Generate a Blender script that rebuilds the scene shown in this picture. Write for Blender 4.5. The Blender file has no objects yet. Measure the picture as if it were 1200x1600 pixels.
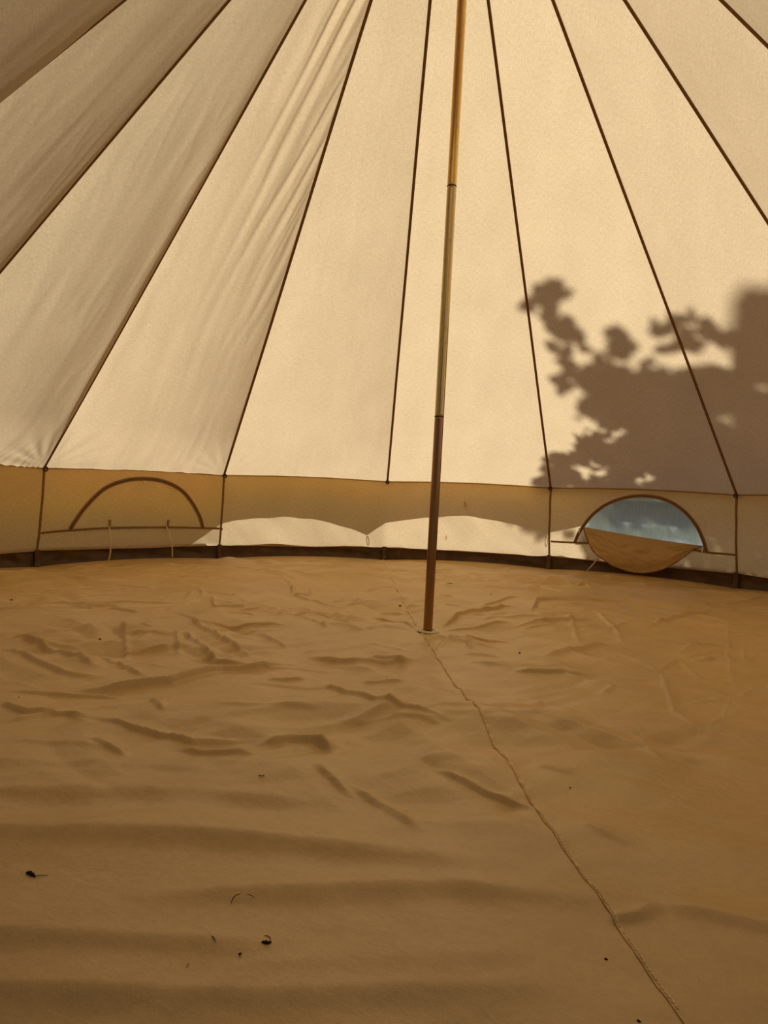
import bpy, math, random
import numpy as np
from mathutils import Vector, Matrix
from mathutils.geometry import delaunay_2d_cdt

random.seed(7)
rng = np.random.default_rng(11)
sc = bpy.context.scene
COL = sc.collection

# ------------------------------------------------------------------ camera
CAM_D, CAM_H = 2.74162, 0.54018
YAW, PITCH, ROLL, FPX = -0.06456, -0.03899, 0.03854, 1171.6
_cy, _sy, _cp, _sp = math.cos(YAW), math.sin(YAW), math.cos(PITCH), math.sin(PITCH)
_fw = np.array([_sy*_cp, _cy*_cp, _sp]); _rt = np.array([_cy, -_sy, 0.0]); _up = np.cross(_rt, _fw)
CR = _rt*math.cos(ROLL) + _up*math.sin(ROLL)
CU = _up*math.cos(ROLL) - _rt*math.sin(ROLL)
CF = _fw
CO = np.array([0.0, -CAM_D, CAM_H])
cam = bpy.data.cameras.new('camera'); cam_o = bpy.data.objects.new('camera', cam); COL.objects.link(cam_o)
cam.sensor_fit = 'HORIZONTAL'; cam.sensor_width = 36.0; cam.lens = FPX/1200*36.0
cam.clip_start = 0.02; cam.clip_end = 400
m = Matrix.Identity(4)
for i in range(3):
    m[i][0] = CR[i]; m[i][1] = CU[i]; m[i][2] = -CF[i]; m[i][3] = CO[i]
cam_o.matrix_world = m
sc.camera = cam_o

# ------------------------------------------------------------------ sun, sky, exposure
SUN_AZ, SUN_EL = math.radians(25.0), math.radians(49.0)
SUN = np.array([math.sin(SUN_AZ)*math.cos(SUN_EL), math.cos(SUN_AZ)*math.cos(SUN_EL), math.sin(SUN_EL)])
sl = bpy.data.lights.new('sun', 'SUN'); sl.energy = 5.3; sl.angle = math.radians(0.53); sl.color = (1.0, 0.945, 0.84)
sun_o = bpy.data.objects.new('sun', sl); COL.objects.link(sun_o)
sun_o.rotation_euler = Vector(-SUN).to_track_quat('-Z', 'Y').to_euler()
sun_o.location = (6, 8, 9)
w = bpy.data.worlds.new('world'); sc.world = w; w.use_nodes = True
wn = w.node_tree; wn.nodes.clear()
wo = wn.nodes.new('ShaderNodeOutputWorld'); wb = wn.nodes.new('ShaderNodeBackground'); ws = wn.nodes.new('ShaderNodeTexSky')
ws.sky_type = 'NISHITA'; ws.sun_disc = False; ws.sun_elevation = SUN_EL; ws.sun_rotation = SUN_AZ
ws.dust_density = 3.0; ws.ozone_density = 0.6
wb.inputs['Strength'].default_value = 0.028
wn.links.new(ws.outputs[0], wb.inputs[0]); wn.links.new(wb.outputs[0], wo.inputs[0])
vs = sc.view_settings
vs.view_transform = 'Standard'; vs.look = 'None'; vs.gamma = 1.0; vs.exposure = 0.0
vs.use_curve_mapping = False
sc.cycles.max_bounces = 16; sc.cycles.diffuse_bounces = 10; sc.cycles.transparent_max_bounces = 16
sc.cycles.use_denoising = True
sc.cycles.caustics_reflective = False; sc.cycles.caustics_refractive = False

# ------------------------------------------------------------------ helpers
def ray(px, py):
    v = CF + CR*(px-600)/FPX + CU*(800-py)/FPX
    return v/np.linalg.norm(v)

def pix_floor(px, py, z=0.0):
    v = ray(px, py); t = (z-CO[2])/v[2]
    return CO + v*t

def tag(o, label=None, cat=None, group=None, kind=None):
    if label: o['label'] = label
    if cat: o['category'] = cat
    if group: o['group'] = group
    if kind: o['kind'] = kind
    return o

def empty(name, loc=(0, 0, 0)):
    o = bpy.data.objects.new(name, None); COL.objects.link(o); o.location = loc
    o.empty_display_size = 0.1
    return o

FLAT = {'roof_seam', 'ring_strap', 'wall_seam', 'eave_hem', 'zip_tape', 'zip_teeth', 'sill_tape', 'tie_tab', 'tie_tape', 'seam_welt', 'seam_stitching', 'corner_tab'}
def mesh(name, verts, faces, mat, parent=None, uv=None, smooth=True, thick=0.0):
    me = bpy.data.meshes.new(name)
    V = np.asarray(verts, dtype=float)
    me.from_pydata(V.tolist(), [], [tuple(int(i) for i in f) for f in faces])
    if uv is not None:
        lay = me.uv_layers.new(name='UVMap')
        li = np.zeros(len(me.loops), dtype=np.int32); me.loops.foreach_get('vertex_index', li)
        lay.data.foreach_set('uv', np.asarray(uv, dtype=np.float32)[li].ravel())
    if smooth: me.polygons.foreach_set('use_smooth', [True]*len(me.polygons))
    if smooth and name in FLAT: me.polygons.foreach_set('use_smooth', [False]*len(me.polygons))
    me.materials.append(mat); me.update()
    o = bpy.data.objects.new(name, me); COL.objects.link(o)
    if parent is not None:
        o.parent = parent
        o.matrix_parent_inverse = Matrix.Translation(parent.location).inverted()
    if thick:
        md = o.modifiers.new('thickness', 'SOLIDIFY'); md.thickness = thick; md.offset = 0
    return o

def grid_faces(nu, nv, closed=False):
    i = np.arange(nv-1)[:, None]*nu; n = nu if closed else nu-1
    j = np.arange(n)[None, :]
    a = i+j; b = i+(j+1) % nu
    return np.stack([a, b, b+nu, a+nu], -1).reshape(-1, 4)

def tube(pts, rad, seg=8, caps=True):
    P = [np.asarray(p, float) for p in pts]; n = len(P)
    if np.isscalar(rad): rad = [rad]*n
    V = []; prev = None
    for i in range(n):
        d = P[min(i+1, n-1)]-P[max(i-1, 0)]; d = d/(np.linalg.norm(d)+1e-12)
        if prev is None:
            a = np.array([0, 0, 1.0]) if abs(d[2]) < 0.9 else np.array([1.0, 0, 0])
            x = np.cross(d, a)
        else:
            x = prev-d*(prev@d)
        x /= np.linalg.norm(x); prev = x; y = np.cross(d, x)
        for s in range(seg):
            an = 2*math.pi*s/seg
            V.append(P[i]+rad[i]*(x*math.cos(an)+y*math.sin(an)))
    F = [tuple(f) for f in grid_faces(seg, n, True)]
    if caps:
        F.append(tuple(range(seg))[::-1]); F.append(tuple(range((n-1)*seg, n*seg)))
    return V, F

def strip(pts, side, nrm, width, thick):
    """flat tape along pts, side/nrm: unit vectors (arrays) across and off the surface"""
    V = []; n = len(pts)
    for i in range(n):
        s = side[i] if np.ndim(side) > 1 else side
        q = nrm[i] if np.ndim(nrm) > 1 else nrm
        p = np.asarray(pts[i], float); h = width/2
        V += [p-s*h, p-s*h*0.8+q*thick, p+s*h*0.8+q*thick, p+s*h]
    F = []
    for i in range(n-1):
        for j in range(4):
            a = i*4+j; b = i*4+(j+1) % 4
            F.append((a, b, b+4, a+4))
    F.append((3, 2, 1, 0)); e = (n-1)*4; F.append((e, e+1, e+2, e+3))
    return V, F

def torus(c, ax, R, r, n=20, s=8):
    ax = np.asarray(ax, float)/np.linalg.norm(ax)
    a = np.array([0, 0, 1.0]) if abs(ax[2]) < 0.9 else np.array([1.0, 0, 0])
    x = np.cross(ax, a); x /= np.linalg.norm(x); y = np.cross(ax, x)
    V = []
    for i in range(n):
        t = 2*math.pi*i/n; d = x*math.cos(t)+y*math.sin(t)
        for j in range(s):
            q = 2*math.pi*j/s
            V.append(np.asarray(c)+d*(R+r*math.cos(q))+ax*r*math.sin(q))
    F = []
    for i in range(n):
        for j in range(s):
            F.append((i*s+j, ((i+1) % n)*s+j, ((i+1) % n)*s+(j+1) % s, i*s+(j+1) % s))
    return V, F

_tab = rng.random((256, 256))*2*math.pi
def noise(x, y):
    x = np.asarray(x, float); y = np.asarray(y, float)
    xi = np.floor(x).astype(int); yi = np.floor(y).astype(int); xf = x-xi; yf = y-yi
    def g(a, b, dx, dy):
        an = _tab[a & 255, b & 255]; return np.cos(an)*dx+np.sin(an)*dy
    u = xf**3*(xf*(xf*6-15)+10); v = yf**3*(yf*(yf*6-15)+10)
    n00 = g(xi, yi, xf, yf); n10 = g(xi+1, yi, xf-1, yf); n01 = g(xi, yi+1, xf, yf-1); n11 = g(xi+1, yi+1, xf-1, yf-1)
    return (n00*(1-u)+n10*u)*(1-v)+(n01*(1-u)+n11*u)*v

def sstep(a, b, x):
    t = np.clip((x-a)/(b-a), 0, 1); return t*t*(3-2*t)

# ------------------------------------------------------------------ materials
def newmat(name):
    m = bpy.data.materials.new(name); m.use_nodes = True
    nt = m.node_tree; nt.nodes.clear()
    out = nt.nodes.new('ShaderNodeOutputMaterial')
    return m, nt, out

def N(nt, t, **kw):
    n = nt.nodes.new(t)
    for k, v in kw.items(): setattr(n, k, v)
    return n

def mapped_noise(nt, coord, scale, vec_scale, detail=3.0, rough=0.55):
    mp = N(nt, 'ShaderNodeMapping'); mp.inputs['Scale'].default_value = vec_scale
    nz = N(nt, 'ShaderNodeTexNoise'); nz.inputs['Scale'].default_value = scale
    nz.inputs['Detail'].default_value = detail; nz.inputs['Roughness'].default_value = rough
    nt.links.new(coord, mp.inputs['Vector']); nt.links.new(mp.outputs[0], nz.inputs['Vector'])
    return nz

def ramp(nt, fac, stops):
    r = N(nt, 'ShaderNodeValToRGB')
    while len(r.color_ramp.elements) < len(stops): r.color_ramp.elements.new(0.5)
    for e, (p, c) in zip(r.color_ramp.elements, stops): e.position = p; e.color = (*c, 1)
    nt.links.new(fac, r.inputs[0]); return r

def mul(nt, a, b):
    m = N(nt, 'ShaderNodeMix', data_type='RGBA', blend_type='MULTIPLY'); m.inputs['Factor'].default_value = 1.0
    for src, i in ((a, 6), (b, 7)):
        if isinstance(src, tuple): m.inputs[i].default_value = (*src, 1)
        else: nt.links.new(src, m.inputs[i])
    return m.outputs[2]

def canvas(name, trans, refl, mix=0.5, stains=()):
    """cotton canvas: reflects and lets light through; woven slub pattern in UV metres"""
    m, nt, out = newmat(name)
    uv = N(nt, 'ShaderNodeUVMap').outputs[0]
    n1 = mapped_noise(nt, uv, 1.0, (330, 60, 1), 2.0)
    n2 = mapped_noise(nt, uv, 1.0, (45, 260, 1), 2.0)
    n3 = mapped_noise(nt, uv, 1.0, (5, 3, 1), 3.0)
    s1 = ramp(nt, n1.outputs[0], [(0.25, (.86, .85, .83)), (0.75, (1.1, 1.1, 1.1))])
    s2 = ramp(nt, n2.outputs[0], [(0.25, (.9, .895, .885)), (0.75, (1.07, 1.07, 1.07))])
    s3 = ramp(nt, n3.outputs[0], [(0.3, (.95, .945, .93)), (0.7, (1.03, 1.03, 1.03))])
    pat = mul(nt, mul(nt, s1.outputs[0], s2.outputs[0]), s3.outputs[0])
    for (su, sv, ru, rv, c) in stains:
        mp = N(nt, 'ShaderNodeMapping'); mp.vector_type = 'POINT'
        mp.inputs['Scale'].default_value = (1/ru, 1/rv, 1); mp.inputs['Location'].default_value = (-su/ru, -sv/rv, 0)
        nt.links.new(uv, mp.inputs[0])
        nz = mapped_noise(nt, uv, 1.0, (70, 70, 1), 2.0)
        ln = N(nt, 'ShaderNodeVectorMath', operation='LENGTH'); nt.links.new(mp.outputs[0], ln.inputs[0])
        ad = N(nt, 'ShaderNodeMath', operation='MULTIPLY_ADD'); nt.links.new(nz.outputs[0], ad.inputs[0])
        ad.inputs[1].default_value = 2.2; nt.links.new(ln.outputs['Value'], ad.inputs[2])
        rp = ramp(nt, ad.outputs[0], [(0.0, c), (1.0, c)])
        rp.color_ramp.elements[0].position = 0.55
        sm = N(nt, 'ShaderNodeMapRange'); sm.inputs['From Min'].default_value = 1.15; sm.inputs['From Max'].default_value = 1.9
        nt.links.new(ad.outputs[0], sm.inputs[0])
        mx = N(nt, 'ShaderNodeMix', data_type='RGBA'); nt.links.new(sm.outputs[0], mx.inputs['Factor'])
        mx.inputs[6].default_value = (*c, 1); mx.inputs[7].default_value = (1, 1, 1, 1)
        pat = mul(nt, pat, mx.outputs[2])
    ct = mul(nt, pat, trans); cr = mul(nt, pat, refl)
    bm = N(nt, 'ShaderNodeBump'); bm.inputs['Strength'].default_value = 0.25; bm.inputs['Distance'].default_value = 0.001
    nt.links.new(n1.outputs[0], bm.inputs['Height'])
    d = N(nt, 'ShaderNodeBsdfDiffuse'); t = N(nt, 'ShaderNodeBsdfTranslucent'); mx = N(nt, 'ShaderNodeMixShader')
    nt.links.new(cr, d.inputs[0]); nt.links.new(ct, t.inputs[0])
    nt.links.new(bm.outputs[0], d.inputs['Normal'])
    mx.inputs[0].default_value = mix
    nt.links.new(d.outputs[0], mx.inputs[1]); nt.links.new(t.outputs[0], mx.inputs[2]); nt.links.new(mx.outputs[0], out.inputs[0])
    return m

def plain(name, col, rough=0.7, spec=0.3, metal=0.0, var=0.15, scale=40.0, bump=0.0):
    m, nt, out = newmat(name)
    p = N(nt, 'ShaderNodeBsdfPrincipled'); tc = N(nt, 'ShaderNodeTexCoord').outputs['Object']
    nz = mapped_noise(nt, tc, scale, (1, 1, 1), 3.0)
    r = ramp(nt, nz.outputs[0], [(0.3, (1-var,)*3), (0.7, (1+var*0.5,)*3)])
    nt.links.new(mul(nt, r.outputs[0], col), p.inputs['Base Color'])
    p.inputs['Roughness'].default_value = rough; p.inputs['Specular IOR Level'].default_value = spec
    p.inputs['Metallic'].default_value = metal
    if bump:
        b = N(nt, 'ShaderNodeBump'); b.inputs['Strength'].default_value = bump; b.inputs['Distance'].default_value = 0.002
        nt.links.new(nz.outputs[0], b.inputs['Height']); nt.links.new(b.outputs[0], p.inputs['Normal'])
    nt.links.new(p.outputs[0], out.inputs[0])
    return m

M = {}
T_COL, R_COL = (0.86, 0.70, 0.455), (0.74, 0.51, 0.25)
M['canvas'] = canvas('cream_canvas', T_COL, R_COL)
M['valance'] = canvas('valance_shade_canvas', (0.70, 0.44, 0.17), (0.62, 0.45, 0.24))  # tinted darker and warmer than the tent cloth to deepen the wall's shade
M['flap'] = canvas('window_flap_canvas', (0.80, 0.58, 0.30), (0.80, 0.54, 0.25))
M['tape'] = plain('brown_seam_tape', (0.21, 0.10, 0.034), 0.9, 0.1)
M['walltape'] = plain('tan_wall_tape', (0.24, 0.13, 0.045), 0.9, 0.1)
M['hem'] = plain('tan_hem_shadow', (0.34, 0.21, 0.085), 0.9, 0.1)
M['zip'] = plain('brown_zip_tape', (0.33, 0.175, 0.07), 0.8, 0.2, scale=300, bump=0.5)
M['teeth'] = plain('zip_teeth', (0.10, 0.055, 0.025), 0.45, 0.4, scale=400, bump=0.6)
M['ring'] = plain('black_metal_ring', (0.012, 0.010, 0.009), 0.4, 0.5)
M['slider'] = plain('zip_slider_metal', (0.75, 0.70, 0.60), 0.35, 0.6, 0.3)
M['cord'] = plain('cotton_tie_tape', (0.66, 0.50, 0.28), 0.9, 0.1)
M['guy'] = plain('guy_cord', (0.35, 0.26, 0.15), 0.9, 0.1)
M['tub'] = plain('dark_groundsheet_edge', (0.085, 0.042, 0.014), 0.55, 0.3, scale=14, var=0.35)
M['thread'] = plain('pale_stitching', (0.80, 0.60, 0.32), 0.8, 0.2)
M['welt'] = plain('pale_seam_welt', (0.74, 0.50, 0.22), 0.6, 0.3, scale=60, var=0.3)
M['eyelet'] = plain('pale_reinforcement_ring', (0.75, 0.62, 0.40), 0.6, 0.3)
M['debris'] = plain('dead_leaf', (0.040, 0.020, 0.009), 0.8, 0.2)
M['blade'] = plain('dry_grass', (0.15, 0.08, 0.028), 0.8, 0.2)
M['bark'] = plain('bark', (0.10, 0.075, 0.05), 0.95, 0.1, scale=12, var=0.4, bump=0.8)

# groundsheet
def groundsheet():
    m, nt, out = newmat('tan_groundsheet')
    p = N(nt, 'ShaderNodeBsdfPrincipled'); tc = N(nt, 'ShaderNodeTexCoord').outputs['Object']
    a = mapped_noise(nt, tc, 3.0, (1, 1, 1), 5.0, 0.6)
    b = mapped_noise(nt, tc, 60.0, (1, 1, 1), 3.0, 0.6)
    c = mapped_noise(nt, tc, 700.0, (1, 1, 1), 2.0, 0.6)
    ra = ramp(nt, a.outputs[0], [(0.3, (.90, .89, .87)), (0.7, (1.06, 1.06, 1.06))])
    rb = ramp(nt, b.outputs[0], [(0.3, (.95, .95, .94)), (0.7, (1.03, 1.03, 1.03))])
    rc = ramp(nt, c.outputs[0], [(0.3, (.90, .90, .89)), (0.7, (1.06, 1.06, 1.06))])
    col = mul(nt, mul(nt, mul(nt, ra.outputs[0], rb.outputs[0]), rc.outputs[0]), (0.635, 0.42, 0.172))
    nt.links.new(col, p.inputs['Base Color'])
    p.inputs['Roughness'].default_value = 0.38; p.inputs['Specular IOR Level'].default_value = 0.5
    bp = N(nt, 'ShaderNodeBump'); bp.inputs['Strength'].default_value = 0.35; bp.inputs['Distance'].default_value = 0.004
    nt.links.new(b.outputs[0], bp.inputs['Height'])
    bp2 = N(nt, 'ShaderNodeBump'); bp2.inputs['Strength'].default_value = 0.2; bp2.inputs['Distance'].default_value = 0.0006
    nt.links.new(c.outputs[0], bp2.inputs['Height']); nt.links.new(bp.outputs[0], bp2.inputs['Normal'])
    nt.links.new(bp2.outputs[0], p.inputs['Normal'])
    nt.links.new(p.outputs[0], out.inputs[0]); return m
M['floor'] = groundsheet()

def pole_metal(name, stops, film, scale):
    m, nt, out = newmat(name)
    p = N(nt, 'ShaderNodeBsdfPrincipled'); tc = N(nt, 'ShaderNodeTexCoord').outputs['Object']
    a = mapped_noise(nt, tc, 1.0, scale, 3.0, 0.6)
    r = ramp(nt, a.outputs[0], stops)
    b = mapped_noise(nt, tc, 1.0, (60, 60, 25), 3.0, 0.6)
    rb = ramp(nt, b.outputs[0], [(0.30, (.78, .74, .72)), (0.42, (1, 1, 1))])
    nt.links.new(mul(nt, r.outputs[0], rb.outputs[0]), p.inputs['Base Color'])
    p.inputs['Metallic'].default_value = 1.0; p.inputs['Roughness'].default_value = 0.24
    p.inputs['Thin Film Thickness'].default_value = film; p.inputs['Thin Film IOR'].default_value = 1.7
    nt.links.new(p.outputs[0], out.inputs[0]); return m
M['pole_top'] = pole_metal('zinc_yellow_steel', [(0.35, (.80, .60, .20)), (0.5, (.74, .44, .17)), (0.65, (.84, .68, .24))], 210, (18, 18, 2.5))
M['pole_mid'] = pole_metal('zinc_olive_steel', [(0.35, (.62, .54, .24)), (0.5, (.64, .46, .26)), (0.65, (.52, .54, .18))], 330, (18, 18, 1.2))
M['pole_low'] = pole_metal('zinc_brown_darkened', [(0.35, (.36, .18, .09)), (0.5, (.38, .21, .14)), (0.65, (.31, .19, .08))], 170, (18, 18, 1.2))  # brown, darkened further to stand in for the dark floor mirrored in it
M['pole_joint'] = plain('dark_pole_joint', (0.10, 0.055, 0.03), 0.5, 0.3, 0.6)

def film_mat():
    m, nt, out = newmat('sky_tinted_film')
    tc = N(nt, 'ShaderNodeTexCoord').outputs['Object']
    a = mapped_noise(nt, tc, 1.0, (70, 70, 5), 3.0, 0.6)
    b = mapped_noise(nt, tc, 1.0, (14, 14, 14), 3.0, 0.6)
    ra = ramp(nt, a.outputs[0], [(0.35, (.56, .68, .86)), (0.65, (.74, .86, 1.0))])  # bluish tint carries the sky's reflection on the film
    tr = N(nt, 'ShaderNodeBsdfRefraction'); tr.inputs[0].default_value = (.70, .82, .92, 1); tr.inputs['IOR'].default_value = 1.10; tr.inputs['Roughness'].default_value = 0.30
    tl = N(nt, 'ShaderNodeBsdfTranslucent'); nt.links.new(ra.outputs[0], tl.inputs[0])
    gl = N(nt, 'ShaderNodeBsdfGlossy'); gl.inputs['Roughness'].default_value = 0.12; gl.inputs[0].default_value = (.9, .95, 1, 1)
    bp = N(nt, 'ShaderNodeBump'); bp.inputs['Strength'].default_value = 0.3; bp.inputs['Distance'].default_value = 0.004
    nt.links.new(b.outputs[0], bp.inputs['Height']); nt.links.new(bp.outputs[0], gl.inputs['Normal'])
    m1 = N(nt, 'ShaderNodeMixShader'); m1.inputs[0].default_value = 0.55
    nt.links.new(tr.outputs[0], m1.inputs[1]); nt.links.new(tl.outputs[0], m1.inputs[2])
    m2 = N(nt, 'ShaderNodeMixShader'); m2.inputs[0].default_value = 0.10
    nt.links.new(m1.outputs[0], m2.inputs[1]); nt.links.new(gl.outputs[0], m2.inputs[2])
    nt.links.new(m2.outputs[0], out.inputs[0]); return m
M['film'] = film_mat()

def grass_mat():
    m, nt, out = newmat('meadow_grass')
    p = N(nt, 'ShaderNodeBsdfPrincipled'); tc = N(nt, 'ShaderNodeTexCoord').outputs['Object']
    a = mapped_noise(nt, tc, 1.5, (1, 1, 1), 8.0, 0.65)
    r = ramp(nt, a.outputs[0], [(0.3, (.09, .12, .035)), (0.5, (.16, .18, .06)), (0.72, (.26, .25, .10))])
    nt.links.new(r.outputs[0], p.inputs['Base Color']); p.inputs['Roughness'].default_value = 0.9
    b = mapped_noise(nt, tc, 90.0, (1, 1, 1), 3.0); bp = N(nt, 'ShaderNodeBump'); bp.inputs['Distance'].default_value = 0.02
    nt.links.new(b.outputs[0], bp.inputs['Height']); nt.links.new(bp.outputs[0], p.inputs['Normal'])
    nt.links.new(p.outputs[0], out.inputs[0]); return m
M['grass'] = grass_mat()

def leaf_mat(name, c0, c1):
    m, nt, out = newmat(name)
    tc = N(nt, 'ShaderNodeTexCoord').outputs['Object']
    a = mapped_noise(nt, tc, 3.0, (1, 1, 1), 2.0)
    r = ramp(nt, a.outputs[0], [(0.3, c0), (0.7, c1)])
    d = N(nt, 'ShaderNodeBsdfDiffuse'); t = N(nt, 'ShaderNodeBsdfTranslucent'); x = N(nt, 'ShaderNodeMixShader'); x.inputs[0].default_value = 0.25
    nt.links.new(r.outputs[0], d.inputs[0]); nt.links.new(r.outputs[0], t.inputs[0])
    nt.links.new(d.outputs[0], x.inputs[1]); nt.links.new(t.outputs[0], x.inputs[2]); nt.links.new(x.outputs[0], out.inputs[0]); return m
M['leaf'] = leaf_mat('green_leaf', (.03, .07, .015), (.07, .12, .03))
M['hedge'] = leaf_mat('hedge_leaf', (.09, .15, .04), (.17, .24, .07))

# ------------------------------------------------------------------ tent frame geometry
R_EAVE, Z_EAVE, R_BASE = 2.5, 0.54826, 2.57517
APEX = np.array([-0.03794, 0.0, 3.17843])
STEP = 2*math.pi/14; TH0 = -0.12111
DTH = {-2: -0.01687, -1: -0.01001, 0: -0.00813, 1: -0.00713, 2: 0.01002}
def th(k):
    if k > 7: k -= 14
    return TH0+k*STEP+DTH.get(k, 0.0)
def rad(k): return np.array([math.sin(th(k)), math.cos(th(k)), 0.0])
def eave(k): return rad(k)*R_EAVE+np.array([0, 0, Z_EAVE])
def base(k): return rad(k)*R_BASE
Z_TUB = 0.088            # height of the dark groundsheet edge
SEAMS = list(range(-6, 8))

def seam_at(k, z):       # wall corner line, vertical in the upper part, curving outwards to the base
    f = 1-z/Z_EAVE
    r = R_EAVE+(R_BASE-R_EAVE)*(0.35*f+0.65*f*f)
    return rad(k)*r+np.array([0, 0, z])

def wall_pt(k, u, z):
    p = seam_at(k, z)*(1-u)+seam_at(k+1, z)*u
    return p
def wall_n(k):           # inward normal
    a, b = eave(k), eave(k+1); d = b-a; d /= np.linalg.norm(d)
    n = np.cross(d, [0, 0, 1.0]); c = (a+b)/2; c[2] = 0
    return n if n@c < 0 else -n

def pix_wall(k, px, py):
    """pixel -> (u, z) on wall facet k"""
    v = ray(px, py); a, b = seam_at(k, 0.3), seam_at(k+1, 0.3); n = wall_n(k)
    u, z = 0.5, 0.3
    for it in range(25):
        P0 = wall_pt(k, u, z); t = (n@(P0-CO))/(n@v); P = CO+v*t
        z = P[2]; A, B = seam_at(k, z), seam_at(k+1, z); d = B-A; u = (P-A)@d/(d@d)
    return u, z

# ------------------------------------------------------------------ roof (ceiling)
ceiling = empty('ceiling', (0, 0, Z_EAVE))
tag(ceiling, 'cream canvas bell tent roof with brown seams running up to the peak', 'tent roof', kind='structure')
DOOR_T = 0.64
TMAX = 0.985

def ridge_noise(x): return np.abs(((x+0.5) % 1.0)-0.5)*2

def roof_panel(k, t0=0.0, A=None, B=None, nu=56, nv=170, name='roof_panel'):
    A = eave(k) if A is None else A; B = eave(k+1) if B is None else B
    u = np.linspace(0, 1, nu); t = t0+(TMAX-t0)*np.linspace(0, 1, nv)
    T, U = np.meshgrid(t, u, indexing='ij')
    E = A[None, None]*(1-U[..., None])+B[None, None]*U[..., None]
    P = E+(APEX-E)*T[..., None]
    n = np.cross(B-A, APEX-A); n /= np.linalg.norm(n)
    if n[2] > 0: n = -n                       # inward / downward
    w0 = np.linalg.norm(B-A); W = w0*(1-T); xm = U*W; L = np.linalg.norm(APEX-(A+B)/2); ym = T*L
    edge = np.minimum(1, np.minimum(U, 1-U)*W/0.05)
    side = max(0.0, min(1.0, (-k-0.5)/1.5)) if k <= -1 else 0.0      # slack on the left side of the tent
    S = (0.020+0.070*side)*W*(1-np.abs(2*U-1)**(2.0+0.3*side))*np.clip((1-T)*1.6, 0, 1)*sstep(-0.02, 0.10+0.02, T)
    s = 37.0*(k+9)
    h = S
    amp = 0.0012+0.0042*side
    h = h+edge*amp*noise(xm*7+s+ym*1.2, ym*1.1+s)
    h = h+edge*amp*0.40*noise(xm*20+s+ym*3.0, ym*2.2)
    wr = 1-np.abs(noise(xm*13+ym*(2.5 if k < 0 else -2.5)+s, ym*1.7+3.3))*2.2
    h = h+edge*(0.0006+0.0016*side)*np.clip(wr, 0, 1)**4*sstep(-0.1, 0.25, noise(xm*3+s, ym*2.3+s))
    if k == -2:      # loose folds towards the top right of this panel
        win = sstep(0.20, 0.62, T)*sstep(0.10, 0.60, U+0.35*(T-0.5))*edge
        ph = xm/0.105+0.9*noise(xm*5+2, ym*0.9)+ym*0.22
        am = 0.55+0.9*np.abs(noise(xm*6+31, ym*1.3+5))
        h = h+win*0.0115*am*(np.sin(2*math.pi*ph)*0.75+0.25*np.sin(4*math.pi*ph+1.0))
        h = h+win*0.0022*np.sin(2*math.pi*(xm/0.045+1.8*noise(xm*7+9, ym*1.4)))*sstep(0.5, 0.9, U)
        h = h+0.016*np.exp(-(xm/0.045)**2)*edge*sstep(0.02, .2, T)*(1-sstep(0.35, .6, T))
    if k == -3:
        h = h+0.014*np.exp(-(((1-U)*W-0.07)/0.055)**2)*sstep(0.0, .15, T)*(1-sstep(0.4, .8, T))
    # pleats gathered at the lower corners
    for (uu, kk, a0) in ((0, k, 1), (1, k+1, -1)):
        if kk in (-2, -3, -1) or True:
            dx = xm if uu == 0 else (W-xm); r = np.sqrt(dx**2+ym**2)+1e-4; an = np.arctan2(ym, dx+1e-5)
            g = {-2: 1.0, -3: 0.8, -1: 0.45}.get(kk, 0.12)
            h = h+g*0.0042*np.sin(an*17+2.0*noise(an*3+kk, r*3))*np.exp(-((r-0.16)/0.17)**2)*edge
    if k == -3:      # gathered hem left of the corner
        h = h+0.0035*np.sin(2*math.pi*(xm/0.05+1.3*noise(xm*5, ym*3)))*np.exp(-(ym/0.14)**2)*edge
    P = P+n*h[..., None]
    # bottom hem arches up a little between the seams
    P[..., 2] += 0.012*np.sin(np.pi*U)*np.clip(1-T/0.05, 0, 1)*(t0 == 0)
    uv = np.stack([xm+s, ym], -1).reshape(-1, 2)
    return mesh(name, P.reshape(-1, 3), grid_faces(nu, nv), M['canvas'], ceiling, uv)

for k in SEAMS:
    if k in (6, 7, -6): continue
    fine = -5 <= k <= 4
    roof_panel(k, nu=72 if fine else 24, nv=220 if fine else 60)

# upper cone above the doorway and the raised door canopy behind the camera
dmid = (th(6)+th(-5)+2*math.pi)/2
DV = np.array([math.sin(dmid), math.cos(dmid), 0])
A6 = eave(6)+(APEX-eave(6))*DOOR_T; A5 = eave(-5)+(APEX-eave(-5))*DOOR_T
Q = DV*np.linalg.norm(A6[:2])+np.array([0, 0, A6[2]])
DP = DV*2.25+np.array([0, 0, 2.35])
for (a, b, kk) in ((A6, Q, 6), (Q, A5, 7)):
    nu, nv = 16, 24
    u = np.linspace(0, 1, nu); t = np.linspace(0, 0.96, nv); T, U = np.meshgrid(t, u, indexing='ij')
    E = a*(1-U[..., None])+b*U[..., None]; P = E+(APEX-E)*T[..., None]
    mesh('roof_panel', P.reshape(-1, 3), grid_faces(nu, nv), M['canvas'], ceiling, np.stack([U+kk, T*1.5], -1).reshape(-1, 2))
for (kk, sgn) in ((6, 1), (-5, -1)):
    nu, nv = 24, 30
    a = np.linspace(0, 1, nv)[:, None, None]; u = np.linspace(0, 1, nu)[None, :, None]
    Lp = eave(kk)+(APEX-eave(kk))*DOOR_T*a; Rp = DP+(Q-DP)*a
    P = Lp*(1-u)+Rp*u
    P = P-np.array([0, 0, 0.05])*np.sin(np.pi*u)*np.sin(np.pi*a*0.5+0.2)
    uvv = np.stack(np.broadcast_arrays(u[..., 0]*2.0+kk, a[..., 0]*2.0), -1).reshape(-1, 2)
    mesh('door_canopy', P.reshape(-1, 3), grid_faces(nu, nv), M['canvas'], ceiling, uvv)

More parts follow.
